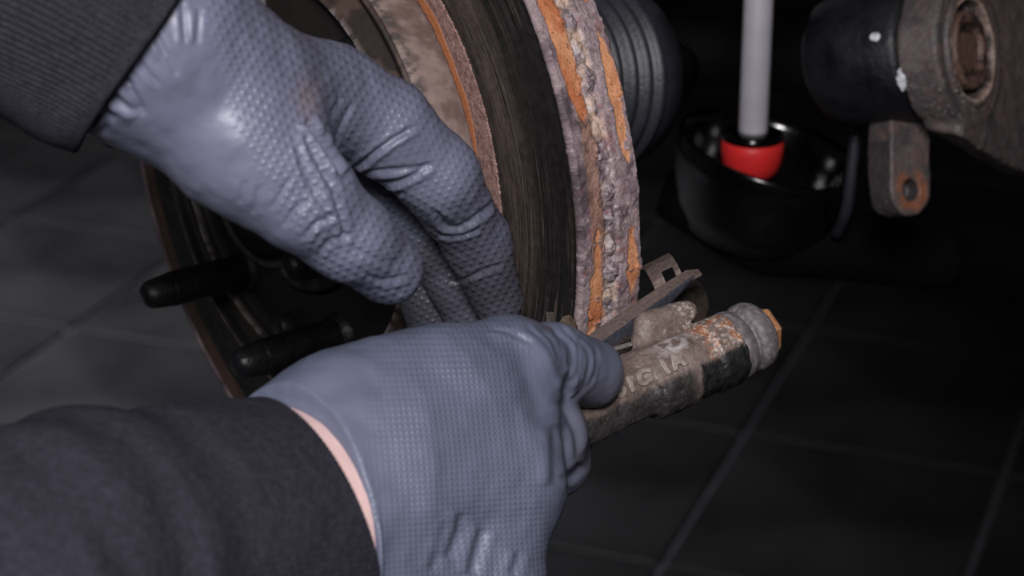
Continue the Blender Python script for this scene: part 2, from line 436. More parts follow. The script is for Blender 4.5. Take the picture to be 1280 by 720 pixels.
R2 = np.where(onrim, R+disp, R+.25*(n3-.5))
lip = ((pr[:, 1] > -.65) & (pr[:, 0] > 146))[:, None] & (H > -2)
H2 = H+np.where(lip, (n3-.5)*1.0+(n2-.5)*.7, 0); R2 = R2+np.where(lip & (R < 148), (n3-.5)*1.6, 0)
V = np.stack([R2*np.cos(B), R2*np.sin(B), H2], -1).reshape(-1, 3)
grey = srgb(140, 123, 126); pur = srgb(106, 90, 98); dk = srgb(50, 42, 46); orc = srgb(196, 138, 100); ord_ = srgb(172, 104, 68); pale = srgb(200, 172, 152); wht = srgb(190, 182, 184); red = srgb(128, 62, 54)
def mixc(c, d, t): return c*(1-t[..., None])+np.asarray(d)*t[..., None]
c = np.zeros(R.shape+(3,))+grey
c = mixc(c, pur, sm(.45, .62, n1)*.8); c = mixc(c, srgb(160, 143, 146), sm(.55, .7, n2)*.7)
c = mixc(c, red, sm(.62, .74, f2(.25, 3, 14))*.4*onrim)
c = mixc(c, pale, trough*sm(.44, .60, f2(.16, 3, 15))*.8); c = mixc(c, wht, trough*sm(.56, .66, f2(.5, 3, 44))*.7)
c = mixc(c, pur, lump*sm(.4, .6, rnd)); c = mixc(c, wht, lump*sm(.5, .64, n3)*.6); c = mixc(c, dk, pit*.45*sm(.4, .6, n1))
oc = mixc(np.zeros(R.shape+(3,))+orc, ord_, sm(.4, .68, f2(.1, 3, 41))); oc = mixc(oc, dk, sm(.74, .8, f2(.9, 2, 16))*.6)
brn = sm(-.4, .6, 2.9-np.abs(hh-c1)+2.0*(n1-.5)+2*(f2(.25, 3, 51)-.5))*onrim
c = mixc(c, srgb(142, 106, 88), brn*.75*(1-orange)); c = mixc(c, dk, sm(.56, .66, f2(.35, 4, 61))*.45*onrim)
c = mixc(c, oc, orange)
edge = (np.exp(-(e1/.35)**2)+np.exp(-(e2/.35)**2))*onrim
c = mixc(c, dk, np.clip(edge, 0, 1)*.55*sm(.35, .5, n2))
c = mixc(c, dk, sm(.60, .72, f2(.07, 3, 18))*.7)
mesh('rim', c2w(D(V)), gridq(len(pr), len(th)), M['rust'], disc, col=c.reshape(-1, 3))
# friction face: dark with concentric scoring
rs = np.linspace(107.4, 147.2, 120); R, H, B = polar(rs, 0*rs, th)
gr = vnoise(np.stack([R.ravel()*2.2, B.ravel()*.6, 0*R.ravel()], 1), 3).reshape(R.shape)
gf = fbm(np.stack([R.ravel()*3.5, B.ravel()*5, 0*R.ravel()], 1), 4, 4).reshape(R.shape)
st = fbm(np.stack([R.ravel()*.35, B.ravel()*3.0, 0*R.ravel()+4], 1), 3, 9).reshape(R.shape)
H = H+(gr-.5)*.12+(gf-.5)*.08
V = np.stack([R*np.cos(B), R*np.sin(B), H], -1).reshape(-1, 3)
def fric(nt, b, tc):
    pass
c = np.zeros(R.shape+(3,))+srgb(36, 34, 34)
mid = np.exp(-((R-117-4*(st-.5))/8.0)**2)
c = mixc(c, srgb(92, 81, 75), np.clip(mid*1.1*sm(.25, .55, gf), 0, 1)*.8)
c = mixc(c, srgb(118, 106, 98), sm(.60, .74, gf)*.5*sm(.3, .6, st)); c = mixc(c, srgb(12, 11, 11), sm(.5, .3, gf)*.6)
c = mixc(c, srgb(60, 50, 45), sm(.55, .7, st)*.5)
c = mixc(c, srgb(8, 8, 8), sm(2.2, .3, 147.2-R)*.9)
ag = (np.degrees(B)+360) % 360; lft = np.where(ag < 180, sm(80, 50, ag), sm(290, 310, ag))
c = mixc(c, srgb(24, 21, 20), lft*.8); c = mixc(c, srgb(92, 68, 56), lft*sm(137.5, 139, R)*.9)  # shade on the left side painted into the colour; outer band is brown rust
M['friction'] = mat('worn_disc_face', vc=True, rough=.42, metal=.12, noise=(400, .25, 8), bump=[(1200, .00008)], rvar=(300, .35, .6))
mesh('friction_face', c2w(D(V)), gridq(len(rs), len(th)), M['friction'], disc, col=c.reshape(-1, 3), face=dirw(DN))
# inner unswept band with orange ridge
rs = np.linspace(95.2, 107.7, 60); R, H, B = polar(rs, 0*rs, th)
q = np.stack([B.ravel()*100, R.ravel(), 0*R.ravel()], 1)
n2 = fbm(q*.6, 4, 2).reshape(R.shape); n3 = fbm(q*2.2, 3, 5).reshape(R.shape); n5 = fbm(np.stack([B.ravel()*100*.05, 0*R.ravel(), 0*R.ravel()], 1), 3, 6).reshape(R.shape)
rg = 98.4+1.6*(n5-.5)*2; e = np.interp((np.degrees(B)+360) % 360, [128, 170, 182, 190, 262], [1.6, 1.7, 1.0, -.5, -1])+1.2*(n5-.5)-np.abs(R-rg)+.8*(n2-.5)
og = sm(0, .3, e)
H = .5+(n3-.5)*.45*(1-og)+(n2-.5)*.7*(1-.7*og)+og*.6-sm(1.2, 0, R-95.2)*.5+.8*sm(2.5, 0, 107.7-R)*0
H = np.where(R > 107.3, -.3, H); R = R+np.where(R > 106.6, (n3-.5)*1.8, 0)
V = np.stack([R*np.cos(B), R*np.sin(B), H], -1).reshape(-1, 3)
c = np.zeros(R.shape+(3,))+srgb(138, 108, 100); c = mixc(c, srgb(160, 132, 126), sm(.5, .65, n3)*.6); c = mixc(c, srgb(104, 78, 72), sm(.5, .38, n2)*.6)
c = mixc(c, srgb(166, 104, 66), og); c = mixc(c, dk, np.exp(-((e+.1)/.25)**2)*.6)
mesh('inner_rust_band', c2w(D(V)), gridq(len(rs), len(th)), M['rust'], disc, col=c.reshape(-1, 3), face=dirw(DN))
# hat wall, groove and chamfered shoulder
HP = [(95.3, -.2), (95.4, 3), (95.4, 7), (95.4, 11), (95.3, 14), (95.0, 15.6), (94.4, 16.4), (93.7, 16.6), (93.4, 15.6), (93.1, 15.4), (92.9, 16.8), (92.3, 17.3), (91.2, 17.3), (90.6, 14.0), (90.3, 12.5), (88.5, 12.8),
      (84, 14.8), (79, 17.4), (77.4, 18.3), (76.6, 18.5), (76.0, 18.2), (75.2, 14), (72, 12.5), (66, 12.8), (60, 14), (50, 15), (48, 15.2)]
hp = []
for a, b in zip(HP[:-1], HP[1:]):
    k = max(1, int(math.hypot(b[0]-a[0], b[1]-a[1])/1.0))
    hp += [tuple(lerp(a, b, i/k)) for i in range(k)]
hp = np.array(hp+[HP[-1]]); tl = angs(128, 262, .4, 1.5)
R, H, B = polar(hp[:, 0], hp[:, 1], tl)
q = np.stack([(R*np.cos(B)).ravel(), (R*np.sin(B)).ravel(), H.ravel()], 1)
n1 = fbm(q*.08, 4, 1).reshape(R.shape); n2 = fbm(q*.5, 4, 2).reshape(R.shape); n3 = fbm(q*1.7, 3, 3).reshape(R.shape)
c = np.zeros(R.shape+(3,))+srgb(136, 118, 112)
c = mixc(c, srgb(104, 86, 80), sm(.45, .6, n1)); c = mixc(c, srgb(138, 120, 116), sm(.55, .7, n2)*.4)
inner = (R < 93.6)*1.; c = mixc(c, srgb(78, 62, 56), inner); c = mixc(c, srgb(40, 35, 33), inner*sm(.44, .56, n1)*.85)
c = mixc(c, srgb(52, 50, 50), sm(10, 15, H)*sm(.45, .6, n2)*(R > 94)*.8)
c = mixc(c, srgb(160, 150, 148), np.exp(-((R-76.7)/.7)**2)*sm(.4, .55, n2)*.9)
c = mixc(c, srgb(26, 23, 22), (R < 75.8)*.92)
c = mixc(c, srgb(12, 11, 11), (np.abs(R-90.7) < .7)*.9)
R2 = R+(n3-.5)*.5*(R > 94)+(n2-.5)*.5
V = np.stack([R2*np.cos(B), R2*np.sin(B), H+(n2-.5)*.5], -1).reshape(-1, 3)
mesh('hat', c2w(D(V)), gridq(len(hp), len(tl)), M['hat'], disc, col=c.reshape(-1, 3), face=dirw(DN))

# wheel hub: flange centre, pilot ring, six studs
hub = empty('wheel_hub', c2w(DC+DN*12), 'greasy black wheel hub with long studs poking from the disc centre', 'wheel hub')
V, Q = lathe([(46.5, 5), (46.5, 16.5), (45, 17.5), (36, 17.5), (34.5, 18.5), (33.5, 31.5), (32.5, 32.6), (31.2, 32.6), (30.5, 31.5), (30, 25), (20, 24), (18, 30), (16, 31), (4, 31), (.5, 31)], 96)
q = V; cc = np.zeros((len(V), 3))+srgb(18, 16, 16); rV = np.hypot(V[:, 0], V[:, 1])
cc = mixc(cc, srgb(84, 74, 66), ((rV > 31) & (rV < 33.6) & (V[:, 2] > 31))*.8)
mesh('pilot_ring', c2w(D(V)), Q, M['hub'], hub, col=cc)
V, Q = lathe([(45.9, 9), (58, 9), (70, 9), (71, 7), (72, 0), (60, -2), (50, -30), (.5, -30)], 96)
for nm, pa in (('flange', None),):
    mesh(nm, c2w(D(V)), Q, M['hub'], hub, col=np.zeros((len(V), 3))+srgb(30, 26, 24))
SR = 64
for k, a in enumerate((24, 84, 144, -36, -97, -155)):
    base = hub_pt(13, SR, a)
    pf = [(12.5, 12.5), (12.5, 16), (9.2, 17)]
    pf = [(9.0, 12), (9.0, 15)]
    z = 16.0
    while z < 49: pf += [(6.9, z), (6.35, z+.62)]; z += 1.25
    pf += [(6.5, 50), (6.3, 52), (5.9, 56), (5.4, 58.5), (4.2, 60.2), (2.4, 61.0), (.3, 61.3)]
    V, Q = lathe(pf, 32)
    Vc = hub_pt(0, SR, a)+V[:, 0:1]*DU+V[:, 1:2]*DV+V[:, 2:3]*DN
    o = mesh('stud', c2w(Vc), Q, M['oily'], hub)
# small locating screw on the hub flange
V, Q = lathe([(.3, 20), (4, 20), (5, 19), (5, 12)], 20)
mesh('locating_screw', c2w(hub_pt(0, 66, -66)+V[:, 0:1]*DU+V[:, 1:2]*DV+V[:, 2:3]*DN), Q, M['hub'], hub, col=np.zeros((len(V), 3))+srgb(34, 32, 31))

# ------------------------------------------------------------------ ribbed rubber boot behind the rim
BN, BU, BV = frameax([-.66, -.12, -.74]); BC = C(684, 100, 905)
bel = empty('rubber_bellows', c2w(BC), 'black ribbed rubber boot tucked behind the rusty disc edge', 'rubber boot')
pf = [(1, 24), (20, 24), (37, 22), (38.5, 16), (38.5, 4)]
z = 4.0
for k, rr_ in enumerate((40.5, 42, 43, 43.5)):
    pf += [(rr_-4.2, z), (rr_-1.6, z-.8), (rr_-.2, z-2), (rr_+.4, z-3.2), (rr_-.2, z-4.4), (rr_-1.6, z-5.6), (rr_-4.2, z-6.4)]; z -= 8.2
pf += [(40, z-1), (40, z-12), (30, z-16), (22, z-30), (1, z-30)]
V, Q = lathe(pf, 96); mesh('ribbed_sleeve', c2w(place(V, BC, BN)), Q, M['rubber'], bel)
V, Q = lathe([(.5, -20), (12, -20), (12, -60), (.5, -60)], 32)
mesh('shaft', c2w(place(V, BC+BN*-30, BN)), Q, M['matte_black'], bel)
q0 = DC-DN*56; q1 = BC+BN*20; qd = (q1-q0)/np.linalg.norm(q1-q0)
V, Q = lathe([(.5, 0), (34, 0), (34, 12), (22, 18), (21, np.linalg.norm(q1-q0)), (.5, np.linalg.norm(q1-q0))], 40)
mesh('axle_stub', c2w(place(V, q0, qd)), Q, M['matte_black'], bel)

# ------------------------------------------------------------------ carrier bracket held in the lower hand
brk = empty('caliper_bracket', c2w(C(760, 520, 690)), 'cast iron caliper bracket with raised casting marks, held below the disc edge', 'bracket')
A0 = C(700, 540, 682); A1 = C(908, 436, 712); AX = (A1-A0)/np.linalg.norm(A1-A0); ALEN = np.linalg.norm(A1-A0)
Bn = np.cross(AX, [0, 0, 1.]); Bn /= np.linalg.norm(Bn); 
if Bn[1] < 0: Bn = -Bn        # up-left of the bar
Bt = np.cross(AX, Bn);
if Bt[2] > 0: Bt = -Bt        # towards the camera
def bl(x, y, z): return A0+AX*x+Bn*y+Bt*z     # local bracket coordinates
RB = np.stack([AX, Bn, Bt])
tlt = math.radians(18)
RB2 = np.stack([AX, math.cos(tlt)*Bn+math.sin(tlt)*Bt, -math.sin(tlt)*Bn+math.cos(tlt)*Bt])
RB3 = np.stack([AX, math.cos(-.75)*Bn+math.sin(-.75)*Bt, -math.sin(-.75)*Bn+math.cos(-.75)*Bt])
def f_brk(P):
    f = box(P, bl(20, 2.4, 0), RB2, (30, 9.3, 8.8), 2.2)
    f = smax(f, box(P, bl(20, 2.8, 0), RB3, (40, 10.4, 9.7), 1.5), 1.5)
    f = smin(f, cyl(P, A0, AX, 11.2, 34, ALEN, 1.2), 4)
    f = smin(f, cyl(P, A0, AX, 11.9, ALEN-9, ALEN+1, .8), 1.5)
    f = smin(f, cone(P, J(808, 405, 704, 16), J(857, 389, 714, 14)), 1.5)      # lug
    f = smin(f, cone(P, J(806, 424, 704, 16), J(850, 408, 714, 13)), 3)
    f = smin(f, box(P, bl(-27, -1, 3), RB, (22, 8, 7), 3), 4)
    n = fbm(P*.35, 3, 2)-.5; m = fbm(P*1.3, 3, 4)-.5
    return f+n*.9+m*.22
V, Q = nets(f_brk, [A0[0]-55, A0[1]-45, 650], [A1[0]+22, A1[1]+35, 745], 1.8, 2, 3)
g = grad(f_brk, V); g /= np.linalg.norm(g, axis=1)[:, None]
L3 = np.stack([(V-A0)@AX, (V-A0)@Bn, (V-A0)@Bt], 1)
n1 = fbm(V*.12, 4, 1); n2 = fbm(V*.4, 4, 3); n3 = fbm(V*1.4, 3, 5)
c = np.zeros((len(V), 3))+srgb(120, 105, 99); c = mixc(c, srgb(104, 90, 84), sm(.45, .6, n1))
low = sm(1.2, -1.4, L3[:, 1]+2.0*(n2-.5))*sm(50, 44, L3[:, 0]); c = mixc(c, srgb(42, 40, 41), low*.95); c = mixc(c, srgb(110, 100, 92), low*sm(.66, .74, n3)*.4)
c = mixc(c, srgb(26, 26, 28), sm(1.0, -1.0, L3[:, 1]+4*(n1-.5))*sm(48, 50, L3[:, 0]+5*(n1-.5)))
whit = np.exp(-((L3[:, 0]-46)/7)**2)*sm(6, 8, L3[:, 1])*sm(12, 11, L3[:, 1]); c = mixc(c, srgb(176, 168, 168), whit*sm(.42, .55, n2)*.9)
rust_ = sm(ALEN-14, ALEN-10, L3[:, 0]+6*(n1-.5))*sm(-1.5, 1.5, L3[:, 1]+4*(n1-.5))*sm(.40, .48, fbm(V*.2, 3, 12)); c = mixc(c, srgb(150, 92, 56), rust_*sm(11.8, 10.8, L3[:, 1])*sm(.40, .5, n2)*.8); c = mixc(c, srgb(190, 178, 168), rust_*sm(.54, .62, n3)*.8)
c = mixc(c, srgb(185, 176, 176), sm(.72, .78, n3)*sm(2, 8, L3[:, 1])*.5)
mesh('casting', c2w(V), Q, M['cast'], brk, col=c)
# raised casting marks
def text_mesh(txt, size, ext):
    cu = bpy.data.curves.new('marks', 'FONT'); cu.body = txt; cu.size = size; cu.extrude = ext; cu.bevel_depth = .00035; cu.bevel_resolution = 2; cu.offset = .00018
    cu.space_character = 1.25
    o = bpy.data.objects.new('marks', cu); COL.objects.link(o)
    dg = bpy.context.evaluated_depsgraph_get(); me = bpy.data.meshes.new_from_object(o.evaluated_get(dg))
    vs_ = np.zeros(len(me.vertices)*3); me.vertices.foreach_get('co', vs_); fs = [tuple(p.vertices) for p in me.polygons]
    bpy.data.objects.remove(o); return vs_.reshape(-1, 3)*1000, fs
tv, tf = text_mesh('061G 1A', .0068, .00025)
def on_surface(x, y):
    """march from the camera side on to the casting"""
    p = A0+AX*x[:, None]+Bn*y[:, None]+Bt*22
    for _ in range(30): p = p-Bt*(f_brk(p)*.8)[:, None]
    return p
X0 = 14.5
tx = X0+tv[:, 0]*1.0; ty = 2.0+tv[:, 1]*.95+(tx-X0)*.015
tp = on_surface(tx, ty)+Bt*(tv[:, 2]*1.1+.2)[:, None]
mesh('casting_marks', c2w(np.array(tp)), tf, M['cast'], brk, col=np.zeros((len(tp), 3))+srgb(142, 130, 124))
# rubber boot and pin head at the end
pf = [(8, ALEN-1), (10.8, ALEN-.5), (11.7, ALEN+.6), (11.9, ALEN+2.8), (11.4, ALEN+4.6), (10.0, ALEN+5.6), (9.4, ALEN+6.1), (9.7, ALEN+6.7), (11.0, ALEN+7.3), (11.7, ALEN+8.6), (11.7, ALEN+11.2), (10.9, ALEN+13.2), (9.4, ALEN+14.4), (8.9, ALEN+14.8), (2, ALEN+14.8)]
pp = []
for a, b in zip(pf[:-1], pf[1:]): pp += [tuple(lerp(a, b, i/3)) for i in range(3)]
V, Q = lathe(pp, 64)
nn_ = fbm(V*.4, 3, 7); V = V*np.array([1, 1, 1.])+0; V[:, :2] *= (1+.02*(nn_-.5))[:, None]
Vb = place(V, A0, AX)
mesh('rubber_boot', c2w(Vb), Q, M['boot'], brk, col=mixc(np.zeros((len(V), 3))+srgb(92, 86, 88), srgb(135, 128, 130), sm(.5, .65, fbm(V*.8, 3, 9))*.6))
V, Q = lathe([(8.2, ALEN+12.5), (8.2, ALEN+15), (8.2, ALEN+17.2), (7.4, ALEN+18.2), (6.0, ALEN+18.6), (.3, ALEN+18.6)], 6)
mesh('pin_head', c2w(place(V, A0, AX)), Q, M['cast'], brk, col=np.zeros((len(V), 3))+srgb(158, 112, 78), smooth=False)
# round rusty boss behind the clip
V, Q = lathe([(.3, 5), (7, 5), (9.5, 3.5), (10.2, 0), (9.5, -8), (8, -10), (.3, -10)], 40)
V = V+(fbm(V*.5, 3, 3)[:, None]-.5)*.8
mesh('rear_boss', c2w(place(V, C(852, 382, 748), [.5, .1, -.85])), Q, M['cast'], brk, col=mixc(np.zeros((len(V), 3))+srgb(58, 48, 42), srgb(38, 33, 30), sm(.45, .6, fbm(V*.4, 3, 2))))
V, Q = lathe([(4.5, 0), (4.5, 30)], 24)
nb, _, _ = frameax(bl(36, 2, -4)-C(852, 382, 752))
mesh('boss_arm', c2w(place(V*np.array([1, 1, .95]), C(852, 382, 752), nb)), Q, M['cast'], brk, col=np.zeros((len(V), 3))+srgb(50, 44, 42))

# ------------------------------------------------------------------ sheet-metal pad clip
clip = empty('pad_clip', c2w(C(800, 385, 725)), 'bent steel pad clip with slotted tab lying across the rusty rim', 'clip')
def sheet(name, rows, parent, col, th=.9, sub=3, m=None):
    """rows of (px,py,d): a sheet surface lofted between rows, given real thickness"""
    G = np.array([[C(*p) for p in r] for r in rows]); n, k = G.shape[:2]
    nr = cross = None
    du = np.gradient(G, axis=0) if n > 1 else None; dv = np.gradient(G, axis=1)
    N = np.cross(du.reshape(-1, 3), dv.reshape(-1, 3)); N /= np.linalg.norm(N, axis=1)[:, None]; N = N.reshape(G.shape)
    if N.reshape(-1, 3)[:, 2].mean() > 0: N = -N
    T = G.reshape(-1, 3); Bk = (G-N*th).reshape(-1, 3); V = np.vstack([T, Bk]); Fc = []; o = n*k
    for i in range(n-1):
        for j in range(k-1):
            a = i*k+j; Fc.append((a, a+1, a+k+1, a+k)); Fc.append((o+a+k, o+a+k+1, o+a+1, o+a))
    for i in range(n-1):
        for j in (0, k-1):
            a = i*k+j; q = (a, a+k, o+a+k, o+a); Fc.append(q if j == 0 else q[::-1])
    for j in range(k-1):
        for i in (0, n-1):
            a = i*k+j; q = (a+1, a, o+a, o+a+1); Fc.append(q if i == 0 else q[::-1])
    ob = mesh(name, c2w(V), Fc, m or M['clip'], parent, col=np.zeros((len(V), 3))+col, smooth=False)
    bv = ob.modifiers.new('bevel', 'BEVEL'); bv.width = .00025; bv.segments = 2; bv.limit_method = 'ANGLE'; bv.angle_limit = .6
    return ob
br = srgb(118, 104, 98)
# rail: flat top and dark side flange
sheet('rail', [[(722, 426, 702), (735, 419, 703), (775, 391, 710), (812, 366, 716), (845, 345, 722), (858, 337, 724), (873, 336, 727)],
               [(730, 436, 697), (744, 431, 698), (786, 402, 705), (822, 377, 711), (850, 357, 716), (865, 348, 719), (877, 341, 722)]], clip, br, 1.0)
sheet('side_flange', [[(740, 435, 697.4), (760, 423, 700), (800, 394, 706.5), (830, 373, 711.5), (868, 346, 719)],
                      [(750, 442, 701), (772, 429, 703), (808, 402, 709), (836, 382, 714), (860, 359, 720)]], clip, srgb(66, 68, 78), .9)
# slotted tab: wavy sheet built with an opening
def tab():
    # u along the rail direction (down-left to up-right), v across (up-left to down-right)
    us = [0, .28, .42, .80, .92, 1.0]
    prof = [(-3, 0, 752), (5, 6, 744), (14, 17, 738), (19, 25, 735), (25, 37, 734), (36, 45, 730)]
    out = []
    O = np.array([803., 333.]); E = np.array([37., -17.])
    G = []
    for (qx, qy, d) in prof:
        row = []
        for u in us:
            x, y = O[0]+E[0]*u, O[1]+E[1]*u
            row.append(C(x+qx*.62-2*u, y+qy*.78, d-4*u))
        G.append(row)
    G = np.array(G); n, k = G.shape[:2]; V = list(G.reshape(-1, 3)); N = np.array([-.1, .5, -.85]); N /= np.linalg.norm(N)
    V += [v-N*1.0 for v in V[:n*k]]; o = n*k; Fc = []; cells = [(i, j) for i in range(n-1) for j in range(k-1) if not (i in (2, 3) and j in (2, ))]
    cs = set(cells)
    for i, j in cells:
        a = i*k+j; Fc += [(a, a+1, a+k+1, a+k), (o+a+k, o+a+k+1, o+a+1, o+a)]
        for (di, dj, q) in ((-1, 0, (a+1, a)), (1, 0, (a+k, a+k+1)), (0, -1, (a, a+k)), (0, 1, (a+k+1, a+1))):
            if (i+di, j+dj) not in cs: Fc.append((q[0], q[1], o+q[1], o+q[0]))
    ob = mesh('slotted_tab', c2w(V), Fc, M['clip'], clip, col=np.zeros((len(V), 3))+br, smooth=False)
    bv = ob.modifiers.new('bevel', 'BEVEL'); bv.width = .0004; bv.segments = 3; bv.limit_method = 'ANGLE'; bv.angle_limit = .35
tab()
sheet('clip_foot', [[(697, 405, 700), (704, 395, 701), (712, 393, 702), (719, 399, 703), (723, 412, 704)],
                    [(694, 424, 696), (703, 422, 697), (712, 424, 698), (720, 426, 699), (728, 430, 700)]], clip, srgb(96, 82, 70), 1)
sheet('clip_prong', [[(683, 389, 700), (693, 390, 701)], [(686, 420, 697), (694, 420, 698)]], clip, srgb(70, 64, 62), 1)
sheet('shim_edge', [[(764, 434, 700), (785, 428, 705), (802, 424, 708)], [(766, 437, 698), (786, 431, 703), (803, 426, 706)]], clip, srgb(150, 142, 138), .8)

# ------------------------------------------------------------------ hanging brake caliper at the right
cal = empty('brake_caliper', c2w(C(1190, 120, 960)), 'rusty brown brake caliper casting with round bore and drilled ear, upper right', 'caliper')
KC = C(1212, 62, 940); KN, KU, KV = frameax([.52, -.05, -.82])
KN, KU, KV = frameax([-.62, .06, -.60])
KN, KU, KV = frameax([.80, .04, -.58])
if KU[0] < 0: KU = -KU
KR = np.stack([KU, KV, KN])
def kp(x, y, z): return KC+KU*x+KV*y+KN*z
EC = C(1137, 238, 962)
EN, EU, EV = frameax([.50, .0, -.86]); ER = np.stack([EU, EV, EN])
PN, PU, PV = frameax([.35, .1, -.93]); PR = np.stack([PU, PV, PN])
def f_cal(P):
    f = cyl(P, KC, KN, 32.5, -19, 0, 2.5)
    f = smin(f, cyl(P, KC, KN, 25.5, -6, 1.6, 1.0), .8)
    # web plate to the right and below
    pl = box(P, kp(52, -2, -9), KR, (62, 48, 8.5), 3)
    cut = (P-C(1240, 196, 960))@np.array([-.33, -.94, 0]) 
    pl = smax(pl, cut, 2)
    f = smin(f, pl, 4)
    # ear
    e = cone(P, (EC, 0), (C(1148, 150, 965), 0)); z = (P-EC)@EN
    e2 = np.linalg.norm((P-EC)-((P-EC)@EN)[:, None]*EN-np.clip((P-EC)@EV, 0, 30)[:, None]*EV, axis=1)-11.2
    e2 = smax(e2, np.abs(z+7)-8, 1.2)
    f = smin(f, e2, 3)
    f = smax(f, -cyl(P, EC, EN, 4.9, -7, 20, .3), .6)
    f = smax(f, -cyl(P, KC, KN, 21.5, -9, 8, .5), .6)
    f = smin(f, cyl(P, KC, KN, 17.0, -14, 1.5, 1.5), .6)
    f = smax(f, -cyl(P, KC, KN, 11.5, -1.2, 8, .5), .8)
    # ring grooves on the boss face
    q = P-KC; zz = q@KN; rr_ = np.linalg.norm(q-zz[:, None]*KN, axis=1)
    f = f+.9*np.exp(-((rr_-25.8)/.8)**2)+.5*np.exp(-((rr_-29)/.9)**2)
    f = f+(fbm(P*.12, 3, 1)-.5)*1.6+(fbm(P*.7, 3, 2)-.5)*.5
    return f
V, Q = nets(f_cal, [140, 20, 890], [300, 150, 1060], 2.8, 2, 3)
q = V-KC; zz = q@KN; rr_ = np.linalg.norm(q-zz[:, None]*KN, axis=1)
n1 = fbm(V*.06, 4, 1); n2 = fbm(V*.3, 4, 2); n3 = fbm(V*1.0, 3, 3)
c = np.zeros((len(V), 3))+srgb(92, 82, 81); c = mixc(c, srgb(76, 70, 71), sm(.42, .58, n1)); c = mixc(c, srgb(108, 86, 80), sm(.5, .65, n2)*.5)
c = mixc(c, srgb(185, 160, 145), np.exp(-((rr_-22.3)/.8)**2)*(zz > -1)*.9)
c = mixc(c, srgb(38, 34, 33), (rr_ < 21.3)*(rr_ > 17.6)*(zz > -14)*.85); c = mixc(c, srgb(104, 76, 64), (rr_ < 17.6)*(zz > -12)*.8); c = mixc(c, srgb(30, 24, 22), (rr_ < 16)*sm(.56, .62, fbm(V*.16, 3, 8))*.8)
ee = V-EC; er = np.linalg.norm(ee-(ee@EN)[:, None]*EN, axis=1); ez = ee@EN
c = mixc(c, srgb(135, 85, 60), sm(10.5, 8, er)*sm(.38, .5, n2)*(ez > -1)*.9)
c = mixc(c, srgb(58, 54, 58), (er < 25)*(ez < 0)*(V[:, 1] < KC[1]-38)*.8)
gk = grad(f_cal, V)
c = mixc(c, srgb(185, 170, 170), sm(.64, .70, n3)*sm(-.5, -.8, gk[:, 1])*.8)
mesh('caliper_casting', c2w(V), Q, M['cast'], cal, col=c)
# black cylinder body behind the boss with white paint dabs
V, Q = lathe([(.5, -25), (29, -25), (30, -28), (30.5, -40), (30, -60), (27, -70), (20, -75), (.5, -75)], 72)
V = V*1.0; mesh('cylinder_body', c2w(place(V, KC+KN*4+np.array([0, 2, 0]), KN)), Q, M['painted'], cal)
M['paint'] = mat('white_paint_dab', (.62, .64, .68), .5, noise=(400, .3))
def dab(px, py, c0, r, z0, z1, rad, st):
    best = None
    for z in np.linspace(z0, z1, 60):
        for a in np.linspace(0, 2*math.pi, 360):
            nr = math.cos(a)*KU+math.sin(a)*KV
            if nr[2] > -.1: continue
            p = c0+KN*z+nr*r; q = math.hypot(640+F*p[0]/p[2]-px, 360-F*p[1]/p[2]-py)
            if best is None or q < best[0]: best = (q, p, nr)
    _, p, nr = best; t2 = np.cross(nr, KN)
    f = lambda P: np.sqrt((((P-p)@nr)/.22)**2+(((P-p)@KN)/st[0])**2+(((P-p)@t2)/st[1])**2)-rad+1.6*(fbm(P*.6, 3, 4)-.5)
    V, Q = nets(f, p-rad*2.6, p+rad*2.6, .7, 0, 2)
    mesh('paint_dab', c2w(V), Q, M['paint'], cal)
dab(1093, 46, KC+KN*4+np.array([0, 2, 0]), 30.0, -70, -24, 2.6, (1.1, .9))
dab(1127, 100, KC, 32.6, -19, -4, 2.6, (.9, 2.0))
# ------------------------------------------------------------------ damper rod with red bump stop in a black perch
RX = C(941, 168, 1060); RW = c2w(RX)
rod = empty('damper_rod', RW, 'pale grey damper rod with red rubber bump stop in the dark background', 'damper rod')
def vlathe(prof, n=48): V, Q = lathe(prof, n); return V/1000+RW, Q
V, Q = vlathe([(.2, -8), (7.0, -8), (7.0, 4), (7.0, 250), (.2, 251)], 48)
mesh('rod', V, Q, M['rod'], rod, col=np.zeros((len(V), 3))+srgb(178, 174, 184))
V, Q = vlathe([(.2, 1.8), (12, 2.2), (14.4, 1.4), (15, 0), (14.8, -2.2), (13, -3), (.2, -3)], 48)
mesh('washer', V, Q, M['gloss'], rod)
V, Q = vlathe([(.2, -2.5), (14.4, -2.5), (15.2, -4), (15.2, -8), (14.6, -13), (12.8, -18), (9, -22), (.2, -23)], 48)
mesh('bump_stop', V, Q, M['red'], rod)
per = empty('spring_perch', c2w(C(957, 205, 1070)), 'glossy black spring perch dish around the red bump stop', 'spring perch')
V, Q = lathe([(.5, -30), (26, -29), (36, -20), (40, -4), (42, 6), (44, 10), (45.5, 10.5), (46.5, 9), (45, 0), (41, -22), (32, -36), (.5, -38)], 80)
dn = np.array([0, 0, 1.]); 
Vw = V.copy(); 
tilt = Matrix.Rotation(math.radians(13), 3, 'Y') @ Matrix.Rotation(math.radians(4), 3, 'X')
Vw = (np.array(tilt) @ V.T).T/1000+c2w(C(957, 208, 1068))
mesh('dish', Vw, Q, M['gloss'], per)
